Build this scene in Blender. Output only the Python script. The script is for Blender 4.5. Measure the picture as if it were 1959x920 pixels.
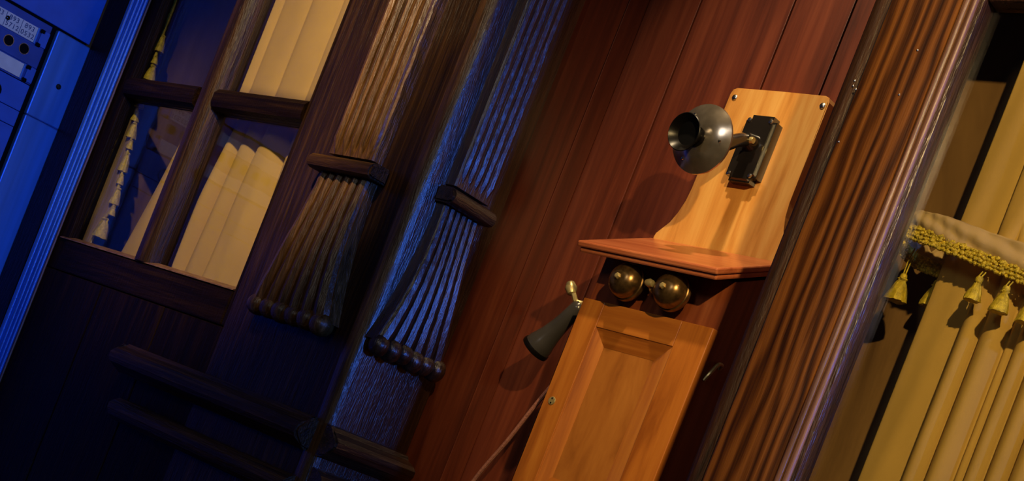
import bpy, bmesh, math, random
from mathutils import Vector, Matrix
random.seed(7)
PI = math.pi
for o in list(bpy.data.objects): bpy.data.objects.remove(o)
scn = bpy.context.scene
COL = scn.collection

# ------------------------------------------------------------------ camera
R_ = Vector((0.66224114, 0.65268715, 0.36801652)).normalized()
U_ = Vector((-0.26211081, -0.25832941, 0.92981925)).normalized()
B_ = R_.cross(U_).normalized(); U_ = B_.cross(R_)
cam = bpy.data.cameras.new('camera'); camo = bpy.data.objects.new('camera', cam); COL.objects.link(camo)
CAMPOS = Vector((0.0, -1.3, 1.1))
camo.matrix_world = Matrix(((R_.x, U_.x, B_.x, CAMPOS.x), (R_.y, U_.y, B_.y, CAMPOS.y), (R_.z, U_.z, B_.z, CAMPOS.z), (0, 0, 0, 1)))
cam.sensor_width = 36.0; cam.lens = 36.0 * 2700 / 1959
cam.shift_x = 0.08735; cam.shift_y = 0.2207; cam.clip_start = 0.02
scn.camera = camo

# ------------------------------------------------------------------ world, lights, exposure
w = bpy.data.worlds.new('world'); scn.world = w; w.use_nodes = True
w.node_tree.nodes['Background'].inputs[0].default_value = (0.5, 0.42, 0.45, 1)
w.node_tree.nodes['Background'].inputs[1].default_value = 0.012
def spot(name, loc, aim, power, col, angle, blend, rad):
    l = bpy.data.lights.new(name, 'SPOT'); l.energy = power; l.color = col; l.spot_size = math.radians(angle); l.spot_blend = blend; l.shadow_soft_size = rad
    o = bpy.data.objects.new(name, l); COL.objects.link(o); o.location = loc
    o.rotation_euler = (Vector(aim) - Vector(loc)).to_track_quat('-Z', 'Y').to_euler()
    return o
WARM = (1.0, 0.74, 0.42)
spot('spotlight_alcove', (-1.14, -0.47, 2.62), (-1.13, 0.24, 1.70), 56, WARM, 45, 0.85, 0.025)
spot('spotlight_window', (-1.30, -1.05, 2.30), (-1.90, 0.05, 1.62), 125, WARM, 36, 0.85, 0.02)
spot('spotlight_curtain', (0.12, -1.12, 2.12), (-0.70, 0.06, 1.56), 112, (1.0, 0.68, 0.28), 36, 0.7, 0.02)
spot('spotlight_blue', (2.7, -0.80, 1.95), (-2.0, 0.0, 1.45), 350, (0.06, 0.20, 1.0), 24, 0.4, 0.05)
wl_ = bpy.data.lights.new('room_window_light', 'AREA'); wl_.shape = 'RECTANGLE'; wl_.size = 0.45; wl_.size_y = 0.6; wl_.energy = 6; wl_.color = (1.0, 0.93, 0.85)
wlo = bpy.data.objects.new('room_window_light', wl_); COL.objects.link(wlo); wlo.location = (-0.6, -2.8, 2.3)
wlo.rotation_euler = (Vector((-1.2, 0.2, 1.5)) - Vector((-0.6, -2.8, 2.3))).to_track_quat('-Z', 'Y').to_euler()
vs = scn.view_settings
vs.view_transform = 'Standard'; vs.look = 'None'; vs.gamma = 1.0; vs.exposure = 0.0; vs.use_curve_mapping = False

# ------------------------------------------------------------------ materials
def nmat(name):
    m = bpy.data.materials.new(name); m.use_nodes = True
    nt = m.node_tree; b = nt.nodes['Principled BSDF']
    return m, nt, b
def setp(b, **k):
    for n, v in k.items(): b.inputs[n.replace('_', ' ')].default_value = v
def coords(nt, scale, rnd=True):
    tc = nt.nodes.new('ShaderNodeTexCoord'); mp = nt.nodes.new('ShaderNodeMapping'); mp.inputs['Scale'].default_value = scale
    if rnd:
        oi = nt.nodes.new('ShaderNodeObjectInfo'); ad = nt.nodes.new('ShaderNodeVectorMath'); ad.operation = 'MULTIPLY_ADD'
        ad.inputs[0].default_value = (3.1, 7.3, 5.7)
        nt.links.new(oi.outputs['Random'], ad.inputs[1]); nt.links.new(tc.outputs['Object'], ad.inputs[2])
        nt.links.new(ad.outputs[0], mp.inputs['Vector'])
    else: nt.links.new(tc.outputs['Object'], mp.inputs['Vector'])
    return mp
def ramp(nt, fac, stops):
    r = nt.nodes.new('ShaderNodeValToRGB'); e = r.color_ramp.elements
    while len(e) < len(stops): e.new(0.5)
    for el, (p, c) in zip(e, stops): el.position = p; el.color = (*c, 1)
    nt.links.new(fac, r.inputs[0]); return r
def wood(name, dark, mid, light, axis='Z', across=90, along=4, rough=0.4, spec=0.5, bump=0.25, coat=0.0, band=0.0, pit=0.0, pitscale=None):
    m, nt, b = nmat(name)
    s = [across, across, across]; s['XYZ'.index(axis)] = along
    mp = coords(nt, s)
    n = nt.nodes.new('ShaderNodeTexNoise'); n.inputs['Scale'].default_value = 1; n.inputs['Detail'].default_value = 6; n.inputs['Roughness'].default_value = 0.62; n.inputs['Distortion'].default_value = 0.6
    nt.links.new(mp.outputs[0], n.inputs['Vector'])
    fac = n.outputs['Fac']
    if band > 0:
        s2 = [30] * 3; s2['XYZ'.index(axis)] = 4.5
        mp2 = coords(nt, s2)
        wv = nt.nodes.new('ShaderNodeTexWave'); wv.wave_type = 'BANDS'; wv.bands_direction = 'X' if axis != 'X' else 'Z'
        wv.inputs['Scale'].default_value = 0.7; wv.inputs['Distortion'].default_value = 13.0; wv.inputs['Detail'].default_value = 3; wv.inputs['Detail Scale'].default_value = 0.8
        nt.links.new(mp2.outputs[0], wv.inputs['Vector'])
        mx = nt.nodes.new('ShaderNodeMix'); mx.inputs[0].default_value = band
        nt.links.new(n.outputs['Fac'], mx.inputs[2]); nt.links.new(wv.outputs['Fac'], mx.inputs[3]); fac = mx.outputs[0]
    r = ramp(nt, fac, [(0.28, dark), (0.5, mid), (0.72, light)])
    nt.links.new(r.outputs[0], b.inputs['Base Color'])
    setp(b, Roughness=rough, Specular_IOR_Level=spec, Coat_Weight=coat, Coat_Roughness=0.18)
    # fine pores and dents
    s3 = [p * 3.2 for p in s]; s3['XYZ'.index(axis)] = along * 9
    mp3 = coords(nt, s3)
    n3 = nt.nodes.new('ShaderNodeTexNoise'); n3.inputs['Scale'].default_value = 1; n3.inputs['Detail'].default_value = 4
    nt.links.new(mp3.outputs[0], n3.inputs['Vector'])
    h = n3.outputs['Fac']
    if pit > 0:
        mp4 = coords(nt, pitscale or (240, 240, 45))
        n4 = nt.nodes.new('ShaderNodeTexNoise'); n4.inputs['Scale'].default_value = 1; n4.inputs['Detail'].default_value = 3
        nt.links.new(mp4.outputs[0], n4.inputs['Vector'])
        ad = nt.nodes.new('ShaderNodeMath'); ad.operation = 'MULTIPLY_ADD'; ad.inputs[1].default_value = pit
        nt.links.new(n4.outputs['Fac'], ad.inputs[0]); nt.links.new(h, ad.inputs[2]); h = ad.outputs[0]
    ad2 = nt.nodes.new('ShaderNodeMath'); ad2.operation = 'MULTIPLY_ADD'; ad2.inputs[1].default_value = 0.8
    nt.links.new(fac, ad2.inputs[0]); nt.links.new(h, ad2.inputs[2])
    bp = nt.nodes.new('ShaderNodeBump'); bp.inputs['Strength'].default_value = bump; bp.inputs['Distance'].default_value = 0.0016
    nt.links.new(ad2.outputs[0], bp.inputs['Height']); nt.links.new(bp.outputs[0], b.inputs['Normal'])
    return m
def plain(name, col, rough=0.5, metal=0.0, spec=0.5, coat=0.0, var=0.12, vscale=(25, 25, 25), bump=0.0, bscale=300):
    m, nt, b = nmat(name)
    mp = coords(nt, vscale)
    n = nt.nodes.new('ShaderNodeTexNoise'); n.inputs['Scale'].default_value = 1; n.inputs['Detail'].default_value = 5
    nt.links.new(mp.outputs[0], n.inputs['Vector'])
    r = ramp(nt, n.outputs['Fac'], [(0.3, tuple(c * (1 - var) for c in col)), (0.7, tuple(min(1, c * (1 + var)) for c in col))])
    nt.links.new(r.outputs[0], b.inputs['Base Color'])
    setp(b, Roughness=rough, Metallic=metal, Specular_IOR_Level=spec, Coat_Weight=coat)
    if bump:
        mp2 = coords(nt, (bscale,) * 3)
        n2 = nt.nodes.new('ShaderNodeTexNoise'); n2.inputs['Scale'].default_value = 1; n2.inputs['Detail'].default_value = 3
        nt.links.new(mp2.outputs[0], n2.inputs['Vector'])
        bp = nt.nodes.new('ShaderNodeBump'); bp.inputs['Strength'].default_value = bump; bp.inputs['Distance'].default_value = 0.001
        nt.links.new(n2.outputs['Fac'], bp.inputs['Height']); nt.links.new(bp.outputs[0], b.inputs['Normal'])
    return m
def glassmat(name, ior):   # ior: reflectance at normal incidence
    m = bpy.data.materials.new(name); m.use_nodes = True; nt = m.node_tree; nt.nodes.clear()
    out = nt.nodes.new('ShaderNodeOutputMaterial'); mx = nt.nodes.new('ShaderNodeMixShader'); lw = nt.nodes.new('ShaderNodeLayerWeight'); lw.inputs['Blend'].default_value = 0.5; pw = nt.nodes.new('ShaderNodeMath'); pw.operation = 'POWER'; pw.inputs[1].default_value = 5.0; fr = nt.nodes.new('ShaderNodeMath'); fr.operation = 'MULTIPLY_ADD'; fr.inputs[1].default_value = 1 - ior; fr.inputs[2].default_value = ior; nt.links.new(lw.outputs['Facing'], pw.inputs[0]); nt.links.new(pw.outputs[0], fr.inputs[0])
    tr = nt.nodes.new('ShaderNodeBsdfTransparent'); tr.inputs[0].default_value = (0.93, 0.94, 0.93, 1)
    gl = nt.nodes.new('ShaderNodeBsdfGlossy'); gl.inputs['Roughness'].default_value = 0.03
    n = nt.nodes.new('ShaderNodeTexNoise'); n.inputs['Scale'].default_value = 14
    bp = nt.nodes.new('ShaderNodeBump'); bp.inputs['Strength'].default_value = 0.15; bp.inputs['Distance'].default_value = 0.002
    tc = nt.nodes.new('ShaderNodeTexCoord'); nt.links.new(tc.outputs['Object'], n.inputs['Vector'])
    nt.links.new(n.outputs['Fac'], bp.inputs['Height']); nt.links.new(bp.outputs[0], gl.inputs['Normal'])
    nt.links.new(fr.outputs[0], mx.inputs[0]); nt.links.new(tr.outputs[0], mx.inputs[1]); nt.links.new(gl.outputs[0], mx.inputs[2]); nt.links.new(mx.outputs[0], out.inputs[0])
    return m
M = {}
M['old'] = wood('blue_lit_wood_z', (0.008, 0.003, 0.001), (0.032, 0.012, 0.004), (0.085, 0.036, 0.012), 'Z', 150, 7, 0.30, 0.9, 0.6, pit=0.8)  # darker, shinier copy for faces that the blue lamp reaches
M['oldX'] = wood('old_dark_wood_rails', (0.014, 0.005, 0.0015), (0.05, 0.019, 0.0055), (0.12, 0.05, 0.016), 'X', 130, 6, 0.40, 0.85, 0.7, pit=0.9)
M['oldY'] = wood('blue_lit_wood_y', (0.008, 0.003, 0.001), (0.032, 0.012, 0.004), (0.085, 0.036, 0.012), 'Y', 150, 7, 0.30, 0.9, 0.6, pit=0.8, pitscale=(240, 45, 240))
M['matte'] = wood('unlit_wood_z', (0.003, 0.0013, 0.0005), (0.009, 0.0035, 0.001), (0.024, 0.010, 0.0025), 'Z', 120, 5, 0.5, 0.08, 0.6, pit=0.7)  # near-black base stands in for fronts the lamps leave unlit
M['matteX'] = wood('unlit_wood_x', (0.003, 0.0013, 0.0005), (0.009, 0.0035, 0.001), (0.024, 0.010, 0.0025), 'X', 120, 5, 0.5, 0.08, 0.6, pit=0.7)
M['front'] = wood('blue_unlit_front_wood', (0.018, 0.007, 0.0012), (0.08, 0.035, 0.008), (0.19, 0.085, 0.024), 'Z', 150, 7, 0.3, 0.4, 0.6, pit=0.6)  # lighter brown copy, blue held down so the blue lamp hardly shows
M['frontX'] = wood('blue_unlit_front_wood_rails', (0.010, 0.004, 0.0008), (0.038, 0.015, 0.003), (0.09, 0.04, 0.009), 'X', 130, 6, 0.42, 0.25, 0.8, pit=0.8, pitscale=(45, 240, 240))
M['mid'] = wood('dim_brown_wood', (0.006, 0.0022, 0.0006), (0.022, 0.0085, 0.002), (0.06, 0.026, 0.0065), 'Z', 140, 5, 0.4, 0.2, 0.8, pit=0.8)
M['red'] = wood('red_stained_plank', (0.055, 0.010, 0.006), (0.125, 0.025, 0.011), (0.20, 0.047, 0.02), 'Z', 40, 2.5, 0.42, 0.5, 0.12, coat=0.15)
M['oak'] = wood('brown_oak', (0.022, 0.006, 0.0014), (0.095, 0.030, 0.0045), (0.185, 0.065, 0.011), 'Z', 170, 3.0, 0.45, 0.2, 0.3, band=0.36)
M['edge'] = wood('dark_edge_wood', (0.010, 0.004, 0.0015), (0.032, 0.012, 0.004), (0.07, 0.028, 0.010), 'Z', 90, 5, 0.45, 0.22, 0.6, pit=0.6)
M['bead'] = wood('worn_bead_wood', (0.06, 0.024, 0.012), (0.17, 0.08, 0.045), (0.28, 0.15, 0.09), 'Z', 110, 4, 0.4, 0.5, 0.4)
M['honey'] = wood('honey_wood', (0.42, 0.16, 0.03), (0.66, 0.31, 0.075), (0.80, 0.46, 0.14), 'Z', 36, 3, 0.36, 0.5, 0.1, coat=0.25)
M['door'] = wood('amber_door_wood', (0.26, 0.07, 0.008), (0.44, 0.14, 0.018), (0.56, 0.21, 0.03), 'Z', 45, 3, 0.38, 0.5, 0.12, coat=0.25)
M['doorX'] = wood('amber_door_wood_rails', (0.26, 0.07, 0.008), (0.40, 0.125, 0.016), (0.52, 0.19, 0.028), 'X', 45, 3, 0.38, 0.5, 0.12, coat=0.25)
M['panelw'] = wood('tan_panel_wood', (0.22, 0.068, 0.010), (0.36, 0.125, 0.02), (0.46, 0.18, 0.032), 'Z', 30, 6, 0.4, 0.5, 0.1, coat=0.2)
M['body'] = wood('redbrown_cabinet_wood', (0.10, 0.02, 0.008), (0.20, 0.048, 0.016), (0.30, 0.085, 0.028), 'Z', 45, 3, 0.4, 0.5, 0.12, coat=0.2)
M['shelf'] = wood('reddish_shelf_wood', (0.36, 0.085, 0.03), (0.52, 0.145, 0.055), (0.64, 0.22, 0.09), 'X', 45, 3, 0.33, 0.5, 0.12, coat=0.3)
M['inner'] = wood('booth_lining_wood', (0.10, 0.05, 0.015), (0.22, 0.12, 0.04), (0.34, 0.20, 0.075), 'Z', 16, 2, 0.5, 0.4, 0.2)
M['cream'] = plain('cream_cloth', (0.52, 0.325, 0.075), 0.8, 0, 0.2, var=0.07, vscale=(18, 18, 9), bump=0.12, bscale=900)
M['cream2'] = plain('pale_swag_cloth', (0.52, 0.36, 0.16), 0.75, 0, 0.25, var=0.08, bump=0.15, bscale=700)
M['tan'] = plain('tan_cloth', (0.40, 0.27, 0.15), 0.85, 0, 0.2, var=0.1, bump=0.15, bscale=700)
M['gold'] = plain('gold_thread', (0.62, 0.46, 0.03), 0.45, 0.15, 0.5, var=0.35, vscale=(220, 220, 220), bump=0.8, bscale=900)
M['panehaze'] = plain('pane_haze_lining', (0.13, 0.15, 0.55), 0.6, 0, 0.3, var=0.15, vscale=(14, 14, 3))  # blue of the pane's reflection put into the board colour
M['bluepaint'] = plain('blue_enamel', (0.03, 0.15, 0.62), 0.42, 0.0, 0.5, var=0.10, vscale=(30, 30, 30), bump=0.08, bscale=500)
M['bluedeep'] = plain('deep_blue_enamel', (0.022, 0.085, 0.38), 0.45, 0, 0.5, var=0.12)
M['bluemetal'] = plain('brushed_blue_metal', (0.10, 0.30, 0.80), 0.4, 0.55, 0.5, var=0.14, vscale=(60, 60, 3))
M['bluelit'] = plain('blue_lit_trim', (0.04, 0.17, 0.60), 0.3, 0.2, 0.6, var=0.25, vscale=(160, 160, 5), bump=0.3, bscale=350)  # blue lamplight on the casing side painted into the base colour
M['black'] = plain('black_void', (0.003, 0.003, 0.004), 0.7, spec=0.1)
M['nickel'] = plain('dark_nickel', (0.58, 0.50, 0.41), 0.2, 0.9, var=0.25, vscale=(60, 60, 60))
M['nickel2'] = plain('grey_nickel', (0.065, 0.06, 0.06), 0.22, 0.3, var=0.15)
M['japan'] = plain('black_japanned_iron', (0.012, 0.010, 0.010), 0.22, 0.0, 0.6, coat=0.5, var=0.3)
M['rubber'] = plain('black_hard_rubber', (0.005, 0.004, 0.004), 0.3, 0, 0.22)
M['bellm'] = plain('tarnished_brass_gong', (0.22, 0.13, 0.05), 0.28, 0.85, var=0.4, vscale=(140, 140, 140))
M['brass'] = plain('brass', (0.55, 0.44, 0.20), 0.35, 0.6, var=0.2)
M['paper'] = plain('aged_paper', (0.95, 0.88, 0.74), 0.6, 0, 0.3, var=0.06, vscale=(60, 60, 60))
M['ink'] = plain('blue_black_ink', (0.03, 0.05, 0.16), 0.6)
M['steel'] = plain('steel', (0.6, 0.6, 0.6), 0.25, 1.0)
M['cord'] = plain('rose_brown_cord', (0.30, 0.12, 0.09), 0.7, 0, 0.3, var=0.3, vscale=(300, 300, 500), bump=0.5, bscale=900)
M['glass'] = glassmat('window_glass', 0.065)
M['floor'] = wood('floor_boards', (0.03, 0.015, 0.008), (0.07, 0.035, 0.018), (0.11, 0.06, 0.03), 'X', 30, 2, 0.5, 0.4, 0.2)

# ------------------------------------------------------------------ object helpers
ORG = {}
def tag(o, label=None, cat=None, group=None, kind=None):
    if label: o['label'] = label
    if cat: o['category'] = cat
    if group: o['group'] = group
    if kind: o['kind'] = kind
    return o
def thing(name, loc, label, cat, group=None, kind=None):
    o = bpy.data.objects.new(name, None); COL.objects.link(o); o.location = loc; o.empty_display_size = 0.05
    ORG[o.name] = Vector(loc); return tag(o, label, cat, group, kind)
def obj(name, bm, mat, parent=None, smooth=False, origin=None, mods=None):
    """link a bmesh (world coordinates) as one object; origin is moved to its own centre-bottom"""
    bmesh.ops.recalc_face_normals(bm, faces=bm.faces)
    xs = [v.co for v in bm.verts]
    c = Vector(origin) if origin is not None else Vector(((min(v.x for v in xs) + max(v.x for v in xs)) / 2, (min(v.y for v in xs) + max(v.y for v in xs)) / 2, min(v.z for v in xs)))
    for v in bm.verts: v.co -= c
    me = bpy.data.meshes.new(name); bm.to_mesh(me); bm.free()
    me.materials.append(M[mat])
    if smooth:
        for p in me.polygons: p.use_smooth = True
        if smooth != 'all': me.set_sharp_from_angle(angle=math.radians(38))
    o = bpy.data.objects.new(name, me); COL.objects.link(o)
    if parent is not None: o.parent = parent; o.location = c - ORG[parent.name]
    else: o.location = c
    ORG[o.name] = c
    return o
def box(x0, x1, y0, y1, z0, z1, bev=0.0, seg=2):
    bm = bmesh.new(); bmesh.ops.create_cube(bm, size=1)
    for v in bm.verts: v.co = Vector(((x0 + x1) / 2 + v.co.x * (x1 - x0), (y0 + y1) / 2 + v.co.y * (y1 - y0), (z0 + z1) / 2 + v.co.z * (z1 - z0)))
    if bev: bmesh.ops.bevel(bm, geom=list(bm.edges), offset=bev, segments=seg, profile=0.5, affect='EDGES')
    return bm
def add(bm, other):
    me = bpy.data.meshes.new('t'); other.to_mesh(me); other.free(); bm.from_mesh(me); bpy.data.meshes.remove(me); return bm
def loft(rings, caps=True, closed=True):
    bm = bmesh.new(); vr = [[bm.verts.new(p) for p in r] for r in rings]
    n = len(rings[0])
    for a, b in zip(vr[:-1], vr[1:]):
        for i in range(n if closed else n - 1): bm.faces.new((a[i], a[(i + 1) % n], b[(i + 1) % n], b[i]))
    if caps and closed: bm.faces.new(vr[0][::-1]); bm.faces.new(vr[-1])
    return bm
def prism(poly, fn, t0, t1):
    return loft([[fn(a, b, t0) for a, b in poly], [fn(a, b, t1) for a, b in poly]])
def tube(pts, rad, seg=10, jit=0.0):
    pts = [Vector(p) for p in pts]; rings = []
    rads = rad if isinstance(rad, (list, tuple)) else [rad] * len(pts)
    up = None
    for i, p in enumerate(pts):
        d = (pts[min(i + 1, len(pts) - 1)] - pts[max(i - 1, 0)]).normalized()
        if up is None: up = d.orthogonal().normalized()
        s = d.cross(up).normalized(); up = s.cross(d).normalized()
        rings.append([p + (s * math.cos(2 * PI * k / seg) + up * math.sin(2 * PI * k / seg)) * (rads[i] + random.gauss(0, jit) if jit else rads[i]) for k in range(seg)])
    return loft(rings)
def lathe(prof, base, axis, seg=28):
    """prof: list of (radius, distance along axis)"""
    a = Vector(axis).normalized(); u = a.orthogonal().normalized(); v = a.cross(u); base = Vector(base)
    return loft([[base + a * h + (u * math.cos(2 * PI * k / seg) + v * math.sin(2 * PI * k / seg)) * max(r, 1e-5) for k in range(seg)] for r, h in prof])
def bez(pts, n=10):
    """Catmull-Rom through pts"""
    P = [Vector(p) for p in pts]; P = [2 * P[0] - P[1]] + P + [2 * P[-1] - P[-2]]; out = []
    for i in range(1, len(P) - 2):
        for k in range(n):
            t = k / n
            out.append(0.5 * ((2 * P[i]) + (P[i + 1] - P[i - 1]) * t + (2 * P[i - 1] - 5 * P[i] + 4 * P[i + 1] - P[i + 2]) * t * t + (3 * P[i] - P[i - 1] - 3 * P[i + 1] + P[i + 2]) * t ** 3))
    out.append(P[-2]); return out
def sheet(fn, nu, nv, thick):
    """fn(s,t)->point; a cloth with real thickness"""
    bm = bmesh.new(); g = [[bm.verts.new(fn(i / nu, j / nv)) for j in range(nv + 1)] for i in range(nu + 1)]
    for i in range(nu):
        for j in range(nv): bm.faces.new((g[i][j], g[i + 1][j], g[i + 1][j + 1], g[i][j + 1]))
    bmesh.ops.recalc_face_normals(bm, faces=bm.faces)
    bmesh.ops.solidify(bm, geom=list(bm.faces), thickness=thick)
    return bm
def text_bm(body, size, fn, depth=0.0):
    """lettering; fn maps (x, y, z) of the text plane to the world"""
    cu = bpy.data.curves.new('lettering', 'FONT'); cu.body = body; cu.size = size; cu.align_x = 'CENTER'; cu.extrude = depth; cu.space_character = 1.15
    t = bpy.data.objects.new('lettering', cu); COL.objects.link(t)
    dg = bpy.context.evaluated_depsgraph_get(); me = bpy.data.meshes.new_from_object(t.evaluated_get(dg))
    bm = bmesh.new(); bm.from_mesh(me); bpy.data.objects.remove(t); bpy.data.meshes.remove(me)
    for v in bm.verts: v.co = Vector(fn(v.co.x, v.co.y, v.co.z))
    return bm

TOP = 2.60
# ------------------------------------------------------------------ the setting
fl = obj('floor', box(-3.4, 1.2, -2.0, 0.9, -0.05, 0.0), 'floor'); tag(fl, 'dark wooden floor under the row of booths', 'floor', kind='structure')

# alcove back wall of separate red planks
wb = thing('wall_back', (-1.18, 0.318, 0), 'red-brown plank wall behind the wall telephone', 'wall', kind='structure')
obj('backing', box(-1.55, -0.70, 0.314, 0.334, 0.0, TOP), 'edge', wb)
for a, b in ((-1.500, -1.396), (-1.396, -1.232), (-1.232, -1.1345), (-1.1345, -0.985), (-0.985, -0.84)):
    obj('plank', box(a + 0.0015, b - 0.0015, 0.3055, 0.3142, 0.0, TOP, 0.0006), 'red', wb)
ws = thing('wall_left', (-1.50, 0.235, 0), 'shaded red plank side wall of the telephone alcove', 'wall', kind='structure')
obj('backing', box(-1.535, -1.504, 0.163, 0.314, 0.0, TOP), 'edge', ws)
for a, b in ((0.163, 0.262), (0.262, 0.3052)):
    obj('plank', box(-1.504, -1.494, a + 0.001, b - 0.001, 0.0, TOP, 0.0006), 'red', ws)
# right cheek of the alcove, behind the oak post
wr = obj('wall_right', box(-0.866, -0.85, 0.031, 0.314, 0.0, TOP, 0.002), 'red'); tag(wr, 'red wooden partition between telephone alcove and curtained booth', 'wall', kind='structure')

# left booth lining
wl = thing('wall_booth', (-2.15, 0.34, 0), 'board lining inside the left glazed booth, tinted like the pane reflection', 'wall', kind='structure')
for i in range(5):
    a = -2.46 + i * 0.128
    obj('board', box(a + 0.0008, a + 0.1272, 0.30, 0.315, 0.0, TOP, 0.002), 'panehaze', wl)
obj('cheek', box(-2.475, -2.462, 0.052, 0.315, 0.0, TOP), 'inner', wl)

# ------------------------------------------------------------------ reeded casing beside the switch cabinet
cs = thing('trim_1', (-2.455, 0.015, 0), 'reeded upright casing coloured as blue-lit between switch cabinet and glazed window', 'trim', kind='structure')
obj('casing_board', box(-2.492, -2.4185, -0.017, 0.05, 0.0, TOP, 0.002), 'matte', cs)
obj('side_board', box(-2.4183, -2.4135, -0.0165, 0.019, 0.0, TOP, 0.0012), 'bluelit', cs)
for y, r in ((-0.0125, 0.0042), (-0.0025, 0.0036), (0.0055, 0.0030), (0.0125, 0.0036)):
    obj('reed', tube([(-2.4132, y, 0.0), (-2.4132, y, 0.7), (-2.4132, y, 1.4), (-2.4132, y, TOP)], r, 10), 'bluelit', cs, True)
obj('bead', tube([(-2.4110, 0.0185, 0.0), (-2.4110, 0.0185, TOP)], 0.0022, 8), 'bead', cs, True)

# ------------------------------------------------------------------ left glazed window
wn = thing('window_1', (-2.1, 0.04, 1.18), 'dark four-pane booth window with cream curtains behind', 'window', kind='structure')
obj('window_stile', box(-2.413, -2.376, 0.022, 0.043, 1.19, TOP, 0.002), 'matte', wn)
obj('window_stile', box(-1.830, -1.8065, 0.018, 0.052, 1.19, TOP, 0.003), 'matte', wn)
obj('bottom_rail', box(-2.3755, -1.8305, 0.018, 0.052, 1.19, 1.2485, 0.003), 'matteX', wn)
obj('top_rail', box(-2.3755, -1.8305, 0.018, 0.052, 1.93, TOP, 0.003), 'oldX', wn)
# sloping glazing bead on the bottom rail
obj('glazing_bead', prism([(0.016, 1.2485), (0.035, 1.2485), (0.035, 1.2570), (0.0165, 1.2502)], lambda a, b, t: (t, a, b), -2.396, -1.8305), 'bead', wn)
# mullion with a rounded nose
mp_ = [(-2.143, 0.050), (-2.143, 0.030), (-2.137, 0.020), (-2.127, 0.014), (-2.113, 0.012), (-2.099, 0.014), (-2.090, 0.020), (-2.085, 0.030), (-2.085, 0.050)]
obj('mullion', prism(mp_, lambda a, b, t: (a, b, t), 1.2500, 1.929), 'mid', wn, True)
for a, b in ((-2.3758, -2.1432), (-2.0848, -1.8310)):
    pr = [(0.050, 1.5335), (0.026, 1.5335), (0.016, 1.5375), (0.013, 1.5450), (0.013, 1.5615), (0.020, 1.5700), (0.050, 1.5740)]
    obj('muntin', prism(pr, lambda p, q, t: (t, p, q), a, b), 'matteX', wn)
    for z0, z1 in ((1.257, 1.533), (1.5745, 1.93)):
        obj('pane', box(max(a, -2.3758), b, 0.0385, 0.0415, z0, z1), 'glass', wn)

# wainscot under the window
wf = thing('wall_front', (-2.1, 0.035, 0), 'unlit, near-black panelled wainscot below the left window', 'wall', kind='structure')
for a, b in ((-2.413, -2.20), (-2.20, -1.995), (-1.995, -1.8065)):
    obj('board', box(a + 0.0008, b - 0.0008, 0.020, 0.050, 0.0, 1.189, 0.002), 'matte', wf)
tr = thing('trim_2', (-1.95, 0.0, 0.99), 'dark moulded dado rails crossing wainscot and carved post', 'trim', kind='structure')
RAIL = [(0.02, 1.060), (-0.004, 1.060), (-0.014, 1.066), (-0.028, 1.073), (-0.033, 1.080), (-0.033, 1.089), (-0.026, 1.096), (-0.010, 1.104), (-0.004, 1.110), (0.02, 1.110)]
rl = prism(RAIL, lambda a, b, t: (t, a, b), -2.02, -1.504)
bmesh.ops.bevel(rl, geom=[e for e in rl.edges if all(v.co.x > -1.51 for v in e.verts) or all(v.co.x < -2.01 for v in e.verts)], offset=0.004, segments=2, affect='EDGES')
obj('upper_rail', rl, 'frontX', tr)
obj('lower_rail', prism([(0.02, 0.985), (-0.004, 0.985), (-0.014, 0.992), (-0.020, 1.002), (-0.020, 1.010), (-0.012, 1.017), (-0.004, 1.022), (0.02, 1.022)], lambda a, b, t: (t, a, b), -1.985, -1.507), 'frontX', tr)

# ------------------------------------------------------------------ carved corner post
cp = thing('carved_corner_post', (-1.644, 0.081, 0), 'dark carved corner post with fluted scroll brackets, one side lit blue', 'post')
prof = [(-1.8055, 0.162), (-1.8055, 0.007), (-1.520, 0.007), (-1.516, 0.003), (-1.510, 0.0), (-1.496, 0.0), (-1.4875, 0.0025), (-1.4835, 0.007), (-1.482, 0.013), (-1.482, 0.162)]
zs = [0.0, 0.5, 0.9] + [0.95 + 0.05 * i for i in range(34)]
rings = []
for i, z in enumerate(zs):
    rings.append([(x + random.gauss(0, .0006) * (1 if -1.53 < x < -1.4825 else 0), y + random.gauss(0, .0006) * (1 if -1.53 < x < -1.4825 else 0), z) for x, y in prof])
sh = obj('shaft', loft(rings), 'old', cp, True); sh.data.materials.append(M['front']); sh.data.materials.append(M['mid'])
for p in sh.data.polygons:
    if p.normal.y < -0.75: p.material_index = 1 if p.center.x + ORG[sh.name].x > -1.53 else 2      # front painted clear of blue light, its corner strip lighter as warm-lit; side glossy
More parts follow.
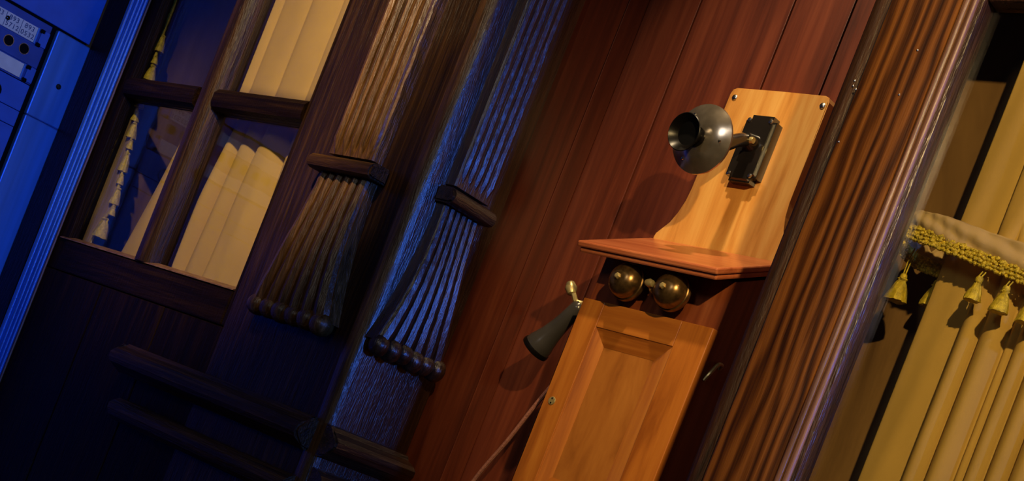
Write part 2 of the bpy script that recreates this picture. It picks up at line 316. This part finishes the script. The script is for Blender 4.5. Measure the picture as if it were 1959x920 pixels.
def pilaster(mp, k, uc, base, hw_up, hw_bar, hw_ct, hw_cb, along, wd):
    f = lambda u, n, z: mp(uc + u, base + n, z)
    NR = 6
    # fluted block above the bar
    bm = loft([[f(-hw_up, 0, z), f(hw_up, 0, z), f(hw_up + random.gauss(0, .0007), 0.019 + random.gauss(0, .0006), z), (f(hw_up - .003, 0.0215, z)), f(-hw_up + .002, 0.0215, z), f(-hw_up, 0.019, z)] for z in [1.483 + 0.02 * i for i in range(57)]])
    obj('fluted_block', bm, wd, cp)
    r = hw_up / 5.0
    for i in range(5):
        u = -hw_up + r * 1.15 + (2 * hw_up - 2.3 * r) * i / 4
        pts = [f(u + random.gauss(0, .0004), 0.0175, 1.486 + .022 * j) for j in range(51)]
        pts[0] = f(u * .9, 0.015, 1.484)
        obj('reed', tube(pts, [r * .7] + [r * (1.0 + random.uniform(-.03, .03)) for _ in pts[1:]], 8), wd, cp, True)
    # the cross bar
    bm = loft([[f(u, n, z) for n, z in ((0.0, 1.455), (0.030, 1.4545), (0.0365, 1.457), (0.039, 1.463), (0.038, 1.470), (0.033, 1.4755), (0.026, 1.478), (0.0, 1.479))] for u in (-hw_bar, -hw_bar + .004, hw_bar - .004, hw_bar)])
    bmesh.ops.bevel(bm, geom=[e for e in bm.edges if len(e.link_faces) == 2 and any(len(fc.verts) > 5 for fc in e.link_faces)], offset=0.003, segments=2, affect='EDGES')
    obj('cross_bar', bm, along, cp, True)
    # scroll bracket
    zt, zb = 1.456, 1.240; N = 18
    def hw(t): return hw_ct + (hw_cb - hw_ct) * (t ** 1.9)
    def dp(t): return 0.014 + 0.010 * math.sin(t * PI * .55) - 0.010 * max(0, t - .55) * 1.0
    rings = []
    for j in range(N + 1):
        t = j / N; z = zt + (zb - zt) * t; h = hw(t) * 0.97; d = dp(t)
        rings.append([f(-h, 0, z), f(h, 0, z), f(h, d, z), f(-h, d, z)])
    obj('scroll_bracket', loft(rings), wd, cp)
    for i in range(NR):
        q = (i + .5) / NR * 2 - 1; pts = []; rad = []
        for j in range(N + 1):
            t = j / N; z = zt + (zb - zt) * t; w_ = hw(t)
            rr = w_ / NR * (1.06 if t < .9 else 1.06 - 1.2 * (t - .9))
            pts.append(f(q * w_ * (NR - .4) / NR + random.gauss(0, .0003), dp(t) - .0025, z)); rad.append(rr * (1 + random.uniform(-.03, .03)))
        obj('reed', tube(pts, rad, 8), wd, cp, True)
        ux = q * hw_cb * (NR - .2) / NR; br = 0.0165 + random.uniform(-.0015, .0015); bl = hw_cb / NR * 1.0
        c = f(ux, 0.019, zb - 0.004 + random.uniform(-.002, .002)); ax = Vector(f(1, 0, 0)) - Vector(f(0, 0, 0))
        prf = [(0.0, -bl * 1.02), (br * .45, -bl * .99), (br * .8, -bl * .8), (br * .97, -bl * .45), (br, 0), (br * .97, bl * .45), (br * .8, bl * .8), (br * .45, bl * .99), (0.0, bl * 1.02)]
        obj('scroll_roll', lathe(prf, c, ax, 16), wd, cp, True)
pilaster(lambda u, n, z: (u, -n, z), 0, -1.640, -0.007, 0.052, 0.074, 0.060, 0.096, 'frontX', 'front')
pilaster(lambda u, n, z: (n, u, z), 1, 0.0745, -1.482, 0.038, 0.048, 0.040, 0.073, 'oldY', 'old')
# ledges round the foot on the alcove side
LED = [(-0.002, 1.060), (0.006, 1.060), (0.018, 1.066), (0.030, 1.073), (0.034, 1.080), (0.034, 1.088), (0.027, 1.094), (0.012, 1.100), (0.008, 1.106), (-0.002, 1.108)]
bm = prism(LED, lambda n, z, t: (-1.482 + n, t, z), -0.004, 0.160)
bmesh.ops.bevel(bm, geom=[e for e in bm.edges if all(abs(v.co.y + 0.004) < 1e-6 for v in e.verts)], offset=0.003, segments=2, affect='EDGES')
obj('ledge', bm, 'oldY', cp)
obj('ledge', prism([(-0.002, 0.99), (0.010, 0.99), (0.022, 1.0), (0.026, 1.012), (0.026, 1.028), (0.020, 1.036), (0.008, 1.042), (-0.002, 1.044)], lambda n, z, t: (-1.482 + n, t, z), 0.004, 0.158), 'oldY', cp)

# ------------------------------------------------------------------ oak post right of the alcove
op = thing('trim_3', (-0.835, 0.015, 0), 'brown oak door post with reeded edge between alcove and curtain', 'trim', kind='structure')
obj('edge_moulding', prism([(-0.902, 0.028), (-0.902, 0.012), (-0.899, 0.006), (-0.893, 0.003), (-0.886, 0.003), (-0.881, 0.0065), (-0.8765, 0.0065), (-0.8765, 0.028)], lambda a, b, t: (a, b, t), 0.0, TOP), 'edge', op, True)
obj('face_board', box(-0.8762, -0.7935, 0.0, 0.030, 0.0, TOP, 0.0025), 'oak', op, True)
for x, r in ((-0.7890, 0.0046), (-0.7805, 0.0042)):
    obj('reed', tube([(x, 0.003, 0.0), (x, 0.003, 0.7), (x, 0.003, 1.4), (x, 0.003, TOP)], r, 10), 'bead', op, True)
obj('edge_strip', box(-0.7932, -0.7705, 0.003, 0.030, 0.0, TOP, 0.002), 'old', op, True)
for x, z in ((-0.884, 1.668), (-0.8835, 1.662), (-0.8765, 1.657), (-0.823, 1.655), (-0.822, 1.706), (-0.872, 1.596)):
    obj('nail', lathe([(0, 0), (.0011, 0.0003), (.0013, .001), (0, .0016)], (x, 0.0038 if x < -.8765 else 0.0006, z), (0, -1, 0), 8), 'steel', op, True)

# ------------------------------------------------------------------ right booth window
w2 = thing('window_2', (-0.5, 0.035, 0.85), 'glazed booth front at the far right with tied-back curtain', 'window', kind='structure')
obj('top_rail', box(-0.7702, -0.16, 0.006, 0.034, 1.768, TOP, 0.003), 'edge', w2)
obj('bottom_rail', box(-0.7702, -0.16, 0.006, 0.045, 0.80, 0.90, 0.003), 'edge', w2)
obj('window_stile', box(-0.16, -0.08, 0.0, 0.045, 0.0, TOP, 0.003), 'oak', w2)
obj('lower_panel', box(-0.7702, -0.16, 0.012, 0.04, 0.0, 0.80, 0.003), 'oak', w2)
obj('pane', box(-0.7704, -0.16, 0.0215, 0.0245, 0.90, 1.768), 'glass', w2)
wbr = thing('wall_lining', (-0.48, 0.3, 0), 'brown wooden lining inside the right curtained booth', 'wall', kind='structure')
for i in range(6):
    a = -0.849 + i * 0.128
    obj('board', box(a + .0008, a + .1272, 0.125, 0.140, 0.0, TOP, 0.002), 'inner', wbr)
obj('cheek', box(-0.849, -0.842, 0.046, 0.124, 0.0, TOP), 'inner', wbr)

# ------------------------------------------------------------------ switch cabinet (far left, faces right)
XP = -2.498
sw = thing('telephone_switch_cabinet', (-2.65, -0.34, 0), 'blue metal telephone switch cabinet with white number strips', 'cabinet')
obj('body', box(-2.80, XP - 0.006, -0.70, -0.019, 0.0, 2.0, 0.002), 'black', sw)
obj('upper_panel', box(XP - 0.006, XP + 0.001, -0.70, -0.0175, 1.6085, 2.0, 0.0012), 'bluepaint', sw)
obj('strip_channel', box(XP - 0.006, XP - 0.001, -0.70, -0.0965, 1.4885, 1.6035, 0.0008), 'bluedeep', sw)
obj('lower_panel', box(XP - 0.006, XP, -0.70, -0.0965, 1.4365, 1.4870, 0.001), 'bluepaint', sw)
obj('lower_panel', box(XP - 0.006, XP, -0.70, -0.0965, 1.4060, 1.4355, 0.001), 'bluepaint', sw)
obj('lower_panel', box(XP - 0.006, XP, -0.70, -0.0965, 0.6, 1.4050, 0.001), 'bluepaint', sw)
rim = tube([(XP + .001, -0.158 + .0125 * math.cos(a * PI / 8), 1.452 + .0125 * math.sin(a * PI / 8)) for a in range(17)], 0.0018, 6)
obj('ring', rim, 'black', sw, True)
up_ = thing('upright_post', (XP, -0.05, 0.0), None, None); up_.parent = sw; up_.location = Vector((XP, -0.05, 0.0)) - ORG[sw.name]
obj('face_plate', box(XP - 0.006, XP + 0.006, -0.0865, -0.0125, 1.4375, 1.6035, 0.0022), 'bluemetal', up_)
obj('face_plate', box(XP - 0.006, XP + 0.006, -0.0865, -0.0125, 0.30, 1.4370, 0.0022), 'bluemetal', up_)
bm = lathe([(0, 0.0), (0.0052, 0.0), (0.0052, 0.0012), (0.0040, 0.0026), (0.0, 0.003)], (XP + 0.006, -0.047, 1.510), (1, 0, 0), 16)
obj('screw', bm, 'japan', up_, True)
def label_strip(z0, z1, name):
    lb = obj(name, box(XP - 0.001, XP + 0.0016, -0.62, -0.1225, z0, z1, 0.0004), 'paper', sw)
    obj('label_holder', box(XP - 0.001, XP + 0.0028, -0.1222, -0.1190, z0 - .001, z1 + .001, 0.0006), 'bluemetal', sw)
    cl = obj('end_clip', box(XP - 0.001, XP + 0.002, -0.1135, -0.0968, z0 - .0005, z1 + .0005, 0.0006), 'bluepaint', sw)
    for z in (z0 + .0008, z1 - .0018):
        obj('notch', box(XP + 0.0012, XP + 0.0024, -0.1165, -0.1075, z - .0035, z + .0035, 0.0014), 'black', cl)
    return lb
lb1 = label_strip(1.5605, 1.5890, 'number_strip')
lb2 = label_strip(1.4915, 1.5180, 'blank_strip')
fm = lambda yc, zc: (lambda x, y, z: (XP + 0.0019 + z, yc + x, zc + y))
for i, (a, b) in enumerate((('893', '0532'), ('893', '5712'), ('893', ''))):
    yc = -0.1385 - i * 0.0325
    obj('lettering', text_bm(a, 0.0125, fm(yc, 1.5775), .0002), 'ink', lb1)
    if b: obj('lettering', text_bm(b, 0.0125, fm(yc, 1.5645), .0002), 'ink', lb1)
    obj('divider', box(XP + .0016, XP + .0020, yc - .0167, yc - .0159, 1.5615, 1.5885), 'ink', lb1)
obj('screw', lathe([(0, 0), (.0042, 0), (.0042, .001), (.003, .002), (0, .0022)], (XP + .0018, -0.1835, 1.5775), (1, 0, 0), 14), 'japan', lb1, True)
jr = obj('jack_row', box(XP - 0.001, XP + 0.0008, -0.62, -0.0968, 1.5205, 1.5565, 0.0006), 'bluedeep', sw)
for i in range(14):
    y = -0.134 - i * 0.0325
    obj('jack_rim', lathe([(0.0098, 0), (0.0106, 0.0), (0.0104, 0.0012), (0.0092, 0.0012), (0.0090, 0)], (XP + .0008, y, 1.5425), (1, 0, 0), 22), 'steel', jr, True)
    obj('jack_hole', lathe([(0, 0.0), (0.0093, 0.0), (0.0093, 0.0005), (0, 0.0005)], (XP + .0008, y, 1.5425), (1, 0, 0), 22), 'black', jr)

# ------------------------------------------------------------------ wall telephone
CX = -1.183
ph = thing('wall_telephone', (CX, 0.25, 1.03), 'antique wooden wall telephone with twin bells and sloping writing shelf', 'telephone')
half = [(0.0, 1.767), (0.073, 1.767), (0.079, 1.7645), (0.0815, 1.758), (0.0822, 1.64), (0.0824, 1.612), (0.0845, 1.592), (0.0885, 1.572), (0.096, 1.556), (0.106, 1.5445), (0.1145, 1.539), (0.1160, 1.533), (0.1160, 1.05), (0.0, 1.05)]
poly = [(CX - x, z) for x, z in half] + [(CX + x, z) for x, z in half[::-1][1:-1]]
bm = prism(poly, lambda a, b, t: (a, t, b), 0.2855, 0.3052)
bmesh.ops.bevel(bm, geom=[e for e in bm.edges if all(v.co.y < 0.286 for v in e.verts)], offset=0.0015, segments=2, affect='EDGES')
bb = obj('backboard', bm, 'honey', ph)
for sx in (-0.0705, 0.0745):
    obj('screw', lathe([(0, 0), (.0044, 0), (.0040, .0016), (.0022, .0026), (0, .0028)], (CX + sx, 0.2855, 1.752), (0, -1, 0), 14), 'steel', bb, True)
# cabinet body with sloping top
obj('cabinet_body', prism([(0.2001, 1.05), (0.2001, 1.470), (0.285, 1.507), (0.285, 1.05)], lambda a, b, t: (t, a, b), CX - 0.1105, CX + 0.1105), 'body', ph)
# door
dr = thing('cabinet_door', (CX, 0.195, 1.075), None, None); dr.parent = ph; dr.location = Vector((CX, 0.195, 1.075)) - ORG[ph.name]
DL, DR, DT, DB = CX - 0.1115, CX + 0.1130, 1.4025, 1.075
OL, OR_, OT, OB = CX - 0.072, CX + 0.062, 1.3665, 1.128
obj('door_stile', box(DL, OL, 0.188, 0.200, DB, DT, 0.0012), 'door', dr)
obj('door_stile', box(OR_, DR, 0.188, 0.200, DB, DT, 0.0012), 'door', dr)
obj('door_rail', box(OL + .0002, OR_ - .0002, 0.1882, 0.200, OT, DT, 0.0008), 'doorX', dr)
obj('door_rail', box(OL + .0002, OR_ - .0002, 0.1882, 0.200, DB, OB, 0.0008), 'doorX', dr)
IL, IR, IT, IB = CX - 0.052, CX + 0.036, 1.343, 1.152
obj('door_panel', box(IL - .003, IR + .003, 0.1965, 0.200, IB - .003, IT + .003), 'panelw', dr)
def slope(q):   # a sloping bevel strip from the frame opening down to the panel
    bm = bmesh.new(); v = [bm.verts.new(p) for p in q] + [bm.verts.new((p[0], 0.1995, p[2])) for p in q]
    for f_ in ((0, 1, 2, 3), (7, 6, 5, 4), (0, 4, 5, 1), (1, 5, 6, 2), (2, 6, 7, 3), (3, 7, 4, 0)): bm.faces.new([v[k] for k in f_])
    return bm
y0, y1 = 0.1895, 0.1962
o_ = [(OL, y0, OB), (OL, y0, OT), (OR_, y0, OT), (OR_, y0, OB)]; i_ = [(IL, y1, IB), (IL, y1, IT), (IR, y1, IT), (IR, y1, IB)]
for k in range(4):
    n = (k + 1) % 4
    obj('panel_bevel', slope([o_[k], o_[n], i_[n], i_[k]]), 'door' if k in (0, 2) else 'doorX', dr)
es = obj('lock_escutcheon', lathe([(0, 0), (.0062, 0), (.0056, .0009), (0, .0011)], (CX - 0.0965, 0.188, 1.251), (0, -1, 0), 18), 'brass', dr, True)
for dz in (-.0032, .0032):
    obj('screw_hole', lathe([(0, 0), (.0013, 0), (.0013, .0004), (0, .0004)], (CX - 0.0965, 0.1869, 1.251 + dz), (0, -1, 0), 8), 'black', es)
# latch hook on the right flank
lh = obj('latch_hook', tube(bez([(CX + .1105, 0.212, 1.338), (CX + .115, 0.214, 1.350), (CX + .116, 0.222, 1.364), (CX + .115, 0.232, 1.366), (CX + .1105, 0.236, 1.361)], 5), 0.0026, 8), 'brass', ph, True)
# writing shelf: two stepped slabs sloping to the front
th = math.atan2(0.062, 0.1455)
def shelf_slab(hw0, s0, s1, d0, d1, bev):
    bm = box(-hw0, hw0, s0, s1, d0, d1, bev)
    for v in bm.verts:
        s, d = v.co.y, v.co.z
        v.co = Vector((CX + v.co.x, 0.140 + s * math.cos(th) - d * math.sin(th) * 1.0, 1.468 + s * math.sin(th) + d * math.cos(th)))
    return bm
L_ = 0.1455 / math.cos(th) - 0.001
bm = shelf_slab(0.1190, 0.0, L_, -0.0085, 0.0, 0.0022); add(bm, shelf_slab(0.1165, 0.003, L_, -0.0160, -0.0088, 0.0025))
obj('writing_shelf', bm, 'shelf', ph)
# bells
for i, bx in enumerate((-0.0385, 0.0385)):
    gp = [(0.006, 0.0), (0.0245, 0.004), (0.0262, 0.006), (0.0266, 0.009), (0.0258, 0.0125), (0.0244, 0.0135), (0.0246, 0.017), (0.0228, 0.0235), (0.0190, 0.029), (0.0135, 0.033), (0.0070, 0.035), (0.0, 0.0353)]
    g = obj('bell_gong', lathe(gp, (CX + bx, 0.1875, 1.434), (0, -1, 0), 32), 'bellm', ph, True)
    obj('bell_nut', lathe([(0, 0), (.0046, 0), (.0046, .002), (.003, .0042), (0, .0046)], (CX + bx, 0.1875 - .0350, 1.434), (0, -1, 0), 6), 'brass', g)
    obj('bell_post', lathe([(.005, 0), (.005, .016)], (CX + bx, 0.2005, 1.434), (0, -1, 0), 12), 'brass', g)
obj('bell_clapper', add(tube([(CX, 0.2, 1.428), (CX, 0.180, 1.431), (CX, 0.174, 1.436)], 0.0022, 8), lathe([(0, -.007), (.0045, -.0055), (.0062, 0), (.0045, .0055), (0, .007)], (CX, 0.173, 1.4385), (1, 0, 0), 12)), 'brass', ph, True)
# transmitter: base plate, hinge lug, arm, cup, face plate and mouthpiece
tp = box(CX - 0.0245, CX + 0.0265, 0.2665, 0.2855, 1.626, 1.7235, 0.0)
bmesh.ops.bevel(tp, geom=[e for e in tp.edges if abs(e.verts[0].co.y - e.verts[1].co.y) > .01], offset=0.008, segments=4, affect='EDGES')
bmesh.ops.bevel(tp, geom=[e for e in tp.edges if all(v.co.y < .267 for v in e.verts)], offset=0.004, segments=3, affect='EDGES')
bp_ = obj('transmitter_base', tp, 'japan', ph, True)
for sx in (-.0165, .0185):
    for z in (1.635, 1.7145):
        obj('screw', lathe([(0, 0), (.0034, 0), (.0030, .0014), (0, .0022)], (CX + sx, 0.2665, z), (0, -1, 0), 12), 'steel', bp_, True)
lug = lathe([(0.013, 0.0), (0.0125, 0.004), (0.0105, 0.009), (0.0095, 0.014), (0.008, 0.018), (0.0, 0.020)], (CX + .001, 0.2668, 1.682), (0, -1, 0), 20)
lg = obj('hinge_lug', lug, 'japan', ph, True)
obj('hinge_pin', lathe([(0, -.0125), (.0042, -.0125), (.0048, -.011), (.0048, .011), (.0042, .0125), (0, .0125)], (CX + .001, 0.252, 1.680), (1, 0, 0), 14), 'brass', lg, True)
AX = Vector((0.0, -math.cos(math.radians(11)), -math.sin(math.radians(11))))
TC = Vector((CX + 0.001, 0.1655, 1.6405))      # centre of the transmitter face plate
armp = bez([(CX + .001, 0.262, 1.683), (CX + .001, 0.240, 1.674), (CX + .001, 0.215, 1.658), (CX + .001, 0.185, 1.645)], 6)
rings = []
for i, p in enumerate(armp):
    t = i / (len(armp) - 1); hx = 0.0075 + .003 * t; hz = 0.0085 + 0.007 * t
    rings.append([p + Vector((hx * math.cos(a * PI / 8), 0, hz * math.sin(a * PI / 8))) for a in range(16)])
obj('transmitter_arm', loft(rings), 'japan', ph, True)
tm = obj('transmitter_cup', lathe([(0, -.026), (.012, -.026), (.030, -.020), (.0385, -.010), (.0405, -.002), (.0455, -.0015), (.0470, .001), (.0466, .0035), (.0440, .0050), (.0400, .0072), (.0340, .0104), (.0270, .0132), (.0200, .0150), (.0150, .0156), (.0, .0156)], TC, AX, 40), 'nickel', ph, True)
obj('mouthpiece', lathe([(0.0, .0140), (.0135, .0145), (.0135, .0175), (.0105, .0185), (.0108, .0200), (.0140, .0290), (.0200, .0380), (.0245, .0425), (.0256, .0442), (.0246, .0450), (.0190, .0400), (.0120, .0300), (.0075, .0200), (.0, .0190)], TC, AX, 36), 'rubber', tm, True)
obj('mouth_shade_disc', lathe([(0, .0345), (.0172, .0345), (.0172, .0352), (0, .0352)], TC, AX, 24), 'black', tm)  # black disc added as shade inside the lit horn
for k in range(3):
    a = PI / 2 + k * 2 * PI / 3 + .5; u = Vector((1, 0, 0)); v = AX.cross(u)
    obj('rim_screw', lathe([(0, 0), (.0022, 0), (.0018, .0012), (0, .0016)], TC + (u * math.cos(a) + v * math.sin(a)) * .034 + AX * .0100, AX, 10), 'steel', tm, True)
# switch hook on the left flank
obj('switch_hook', add(tube(bez([(CX - .1105, 0.236, 1.408), (CX - .128, 0.236, 1.409), (CX - .146, 0.236, 1.404), (CX - .158, 0.230, 1.402), (CX - .164, 0.226, 1.410), (CX - .170, 0.224, 1.417)], 5), 0.0038, 8),
    lathe([(0, -.011), (.0062, -.009), (.0092, 0), (.0062, .009), (0, .011)], (CX - .172, 0.224, 1.418), (-.5, 0, .8), 14)), 'brass', ph, True)
obj('cord', tube(bez([(CX - .1105, 0.245, 1.352), (CX - .122, 0.243, 1.335), (CX - .146, 0.238, 1.285), (CX - .166, 0.235, 1.235), (CX - .188, 0.235, 1.180), (CX - .220, 0.235, 1.110), (CX - .240, 0.235, 1.03), (CX - .220, 0.24, 0.955), (CX - .16, 0.25, 0.92), (CX - .09, 0.26, 0.96), (CX - .06, 0.265, 1.05)], 8), 0.0032, 8), 'cord', ph, True)

# receiver hanging on the hook
A_ = Vector((CX - .1525, 0.2345, 1.398)); B2 = Vector((CX - .2030, 0.2345, 1.3210)); ax = (B2 - A_).normalized(); Lr = (B2 - A_).length
rc = thing('telephone_receiver', tuple(B2), 'dark bell-shaped telephone receiver hanging on the brass side hook', 'receiver')
obj('shell', lathe([(0, -.004), (.007, -.004), (.0108, 0), (.0118, .004), (.0122, .03), (.0134, .045), (.0155, .060), (.0185, .073), (.0208, Lr - .012), (.0214, Lr - .005), (.0, Lr - .005)], A_, ax, 32), 'nickel2', rc, True)
obj('ear_cap', lathe([(.0, Lr - .005), (.0224, Lr - .005), (.0232, Lr - .002), (.0228, Lr + .002), (.0200, Lr + .0035), (.008, Lr + .001), (0, Lr)], A_, ax, 32), 'rubber', rc, True)

# ------------------------------------------------------------------ curtains of the left booth
def fold(v, p=0.75): return abs(math.sin(v)) ** p
def lc(s, t):
    z = 1.5765 - t * 0.62
    zz = min(max((1.54 - z) / 0.28, 0), 2.2)
    xl = -2.215 - 0.055 * zz
    x = xl + (-1.818 - xl) * s
    a = 0.021 + 0.005 * min(1, zz) * math.sin(23 * s)
    v = PI * 7 * s ** 0.95 + 0.7 * math.sin(13 * s + 1.0) * (0.4 + 0.6 * min(1, zz)) + 0.6 * math.sin(5 * s + 3 * t) * zz
    return (x, 0.094 - a * fold(v, 0.6) - 0.004 * math.sin(11 * s + 2) - .0016 * math.sin(34 * s + 9 * t) - .0022 * math.sin(61 * s - 7 * t) * min(1, zz), z)
c1 = obj('curtain', sheet(lc, 200, 30, 0.0012), 'cream', None, 'all'); tag(c1, 'cream gathered curtain in the lower half of the left window', 'curtain')
def lv(s, t):
    x = -2.150 + 0.335 * s
    zb = 1.578
    z = 1.99 + (zb - 1.99) * t
    v = PI * 4.2 * s + .4
    return (x, 0.076 - 0.010 * fold(v, .5) - 0.0015 * math.sin(17 * s), z)
c2 = obj('valance', sheet(lv, 140, 16, 0.0012), 'cream', None, 'all'); tag(c2, 'flat-pleated cream valance in the upper right pane of the left window', 'curtain')
def fx(z):
    pts = [(1.99, -2.398), (1.66, -2.391), (1.59, -2.380), (1.535, -2.382), (1.476, -2.360), (1.41, -2.346), (1.335, -2.328), (1.288, -2.355), (1.0, -2.36)]
    for (za, xa), (zb, xb) in zip(pts, pts[1:]):
        if zb <= z <= za: return xa + (xb - xa) * (za - z) / (za - zb)
    return pts[-1][1]
def fc(s, t):
    z = 1.99 - t * 0.99; x = -2.460 + (fx(z) + 2.460) * s
    return (x, 0.060 + .003 * math.sin(s * 9 + t * 4), z)
fr = thing('fringed_curtain', (-2.43, 0.078, 1.0), 'narrow tan curtain edge with gold tassel fringe in left pane', 'curtain')
obj('cloth', sheet(fc, 8, 60, 0.0012), 'tan', fr, 'all')
def tassel_bm(top, ln, r, lean=0.0, seg=14):
    """a bell-shaped tassel skirt with thread ridges; top is the neck"""
    prf = [(0.0, 0), (.32 * r, 0.0), (.45 * r, .06 * ln), (.34 * r, .14 * ln), (.5 * r, .25 * ln), (.72 * r, .5 * ln), (.92 * r, .8 * ln), (1.0 * r, .97 * ln), (.8 * r, ln), (0, .95 * ln)]
    bm = lathe(prf, top, (lean, 0.05, -1), seg * 2)
    c = Vector(top)
    for i, v in enumerate(bm.verts):
        d = Vector((v.co.x - c.x, v.co.y - c.y, 0))
        if d.length > .3 * r: v.co += d.normalized() * random.uniform(-.09, .07) * r; v.co.z += random.uniform(-.02, .02) * ln
    return bm
for z, ln, r in ((1.672, .030, .0095), (1.630, .014, .006), (1.612, .028, .010), (1.556, .026, .008), (1.520, .018, .007), (1.498, .028, .0085), (1.464, .016, .006), (1.440, .034, .0085), (1.398, .018, .006), (1.372, .030, .0085), (1.334, .014, .006), (1.312, .036, .0125)):
    obj('tassel', tassel_bm((fx(z) + .004, 0.0565, z), ln * 1.1, r * 1.2), 'gold', fr, True)
obj('braid', tube([(fx(1.98 - .008 * i) + random.gauss(0, .0006), 0.057 + random.gauss(0, .0005), 1.98 - .008 * i) for i in range(118)], [0.003 + random.uniform(-.001, .0012) for _ in range(118)], 7), 'gold', fr, True)

# ------------------------------------------------------------------ curtain and tie-back of the right booth
GR = [-0.742, -0.694, -0.671, -0.643, -0.633, -0.613, -0.590, -0.566, -0.549, -0.522, -0.495, -0.468, -0.440, -0.41, -0.38, -0.35, -0.32]
GU = [-0.742, -0.695, -0.660, -0.622, -0.585, -0.545, -0.505, -0.46, -0.415, -0.37, -0.32]
def bulge(x, G, flat):
    for i in range(len(G) - 1):
        if x <= G[i + 1] + 1e-9:
            t = (x - G[i]) / (G[i + 1] - G[i]); wd = G[i + 1] - G[i]
            a = min(.55 * wd, .016)
            if i == 0: a = .004
            return a * flat * (max(0, math.sin(PI * min(max(t, 0), 1))) ** .55) + (0.004 * (1 - t) if i > 0 else 0.0)
    return 0
def rcv(s, t):
    x = -0.742 + 0.422 * s; z = 1.99 - t * 1.04
    b = min(max((1.555 - z) / .03, 0), 1)
    y = 0.072 - (bulge(x, GR, 1.0) * b + bulge(x, GU, .45) * (1 - b))
    lean = 0.010 * max(0, (1.5 - z)) * math.sin(6 * s)
    return (x + lean * (s > .1), y - .0006 * math.sin(90 * s + 14 * t), z)
c3 = obj('curtain', sheet(rcv, 300, 60, 0.0012), 'cream', None, 'all'); tag(c3, 'long cream pleated curtain at far right behind glass', 'curtain')
tb = thing('curtain_tieback', (-0.66, 0.05, 1.45), 'pale cloth tie-back with gold braid and tassels round the right curtain', 'tie-back')
PATH = bez([(-0.40, 0.044, 0), (-0.50, 0.042, 0), (-0.60, 0.040, 0), (-0.66, 0.0385, 0), (-0.71, 0.0375, 0), (-0.745, 0.039, 0), (-0.772, 0.046, 0), (-0.788, 0.058, 0), (-0.787, 0.074, 0), (-0.772, 0.088, 0), (-0.745, 0.094, 0), (-0.70, 0.096, 0)], 8)
def ztop(i):
    p = PATH[i]
    if p.y < 0.05: return 1.528 + 0.17 * (-0.651 - p.x)
    return 1.545 - 0.5 * max(0, p.y - 0.05) + .006 * math.sin(i * 1.1)
def zbot(i):
    p = PATH[i]
    if p.y < 0.05: return 1.500 + 0.21 * (-0.651 - p.x)
    return 1.521 - 0.4 * max(0, p.y - .05)
NP = len(PATH) - 1
def band(s, t):
    i = min(int(s * NP + .5), NP); p = PATH[i]
    q = PATH[min(i + 1, NP)] - PATH[max(i - 1, 0)]; n = Vector((q.y, -q.x, 0)).normalized()
    if n.y > 0 and p.y < .05: n = -n
    z = ztop(i) + (zbot(i) - ztop(i)) * t
    wv = .0028 * math.sin(PI * t) + .0016 * math.sin(9 * t + i * .35) + .0010 * math.sin(i * 1.7 + 5 * t)
    return p + Vector((0, 0, z)) + n * wv
obj('band', sheet(band, NP, 14, 0.0014), 'cream2', tb, 'all')
trim = bmesh.new()
for i in range(0, NP * 4 + 1):
    k = min(i // 4, NP); k2 = min(k + 1, NP); f_ = (i % 4) / 4; p = PATH[k].lerp(PATH[k2], f_); zb_ = zbot(k) + (zbot(k2) - zbot(k)) * f_
    for row in range(4):
        c = Vector((p.x + random.gauss(0, .0007), p.y - .0015 + random.gauss(0, .0012), zb_ + .003 - row * .0038 + random.gauss(0, .0006)))
        bmesh.ops.create_icosphere(trim, subdivisions=1, radius=random.uniform(.0016, .0030), matrix=Matrix.Translation(c))
gb = obj('gold_braid', trim, 'gold', tb, True); gb['kind'] = 'stuff'
def tie_tassel(x, y, ztp, zn, ln, r, lean=0.0):
    t_ = obj('tassel', tassel_bm((x, y, zn), ln, r, lean), 'gold', tb, True)
    obj('hanging_cord', add(tube([(x - .001, y, zn - .002), (x - .0016, y, (zn + ztp) / 2), (x - .001 + .0015, y, ztp)], .0008, 6), tube([(x + .001, y, zn - .002), (x + .0018, y, (zn + ztp) / 2), (x + .004, y, ztp)], .0008, 6)), 'gold', t_, True)
    obj('knot', lathe([(0, -.004), (.0032, -.003), (.0042, 0), (.0032, .003), (0, .004)], (x, y, zn + .001), (0, 0, 1), 12), 'gold', t_, True)
tie_tassel(-0.679, 0.036, 1.492, 1.482, .022, .0090)
tie_tassel(-0.648, 0.035, 1.487, 1.477, .024, .0098)
tie_tassel(-0.619, 0.036, 1.482, 1.472, .024, .0095)
tie_tassel(-0.588, 0.037, 1.476, 1.466, .024, .0095)
tie_tassel(-0.555, 0.038, 1.470, 1.460, .024, .0095)
tie_tassel(-0.7765, 0.066, 1.513, 1.479, .027, .0122)
tie_tassel(-0.752, 0.094, 1.500, 1.486, .026, .0110)
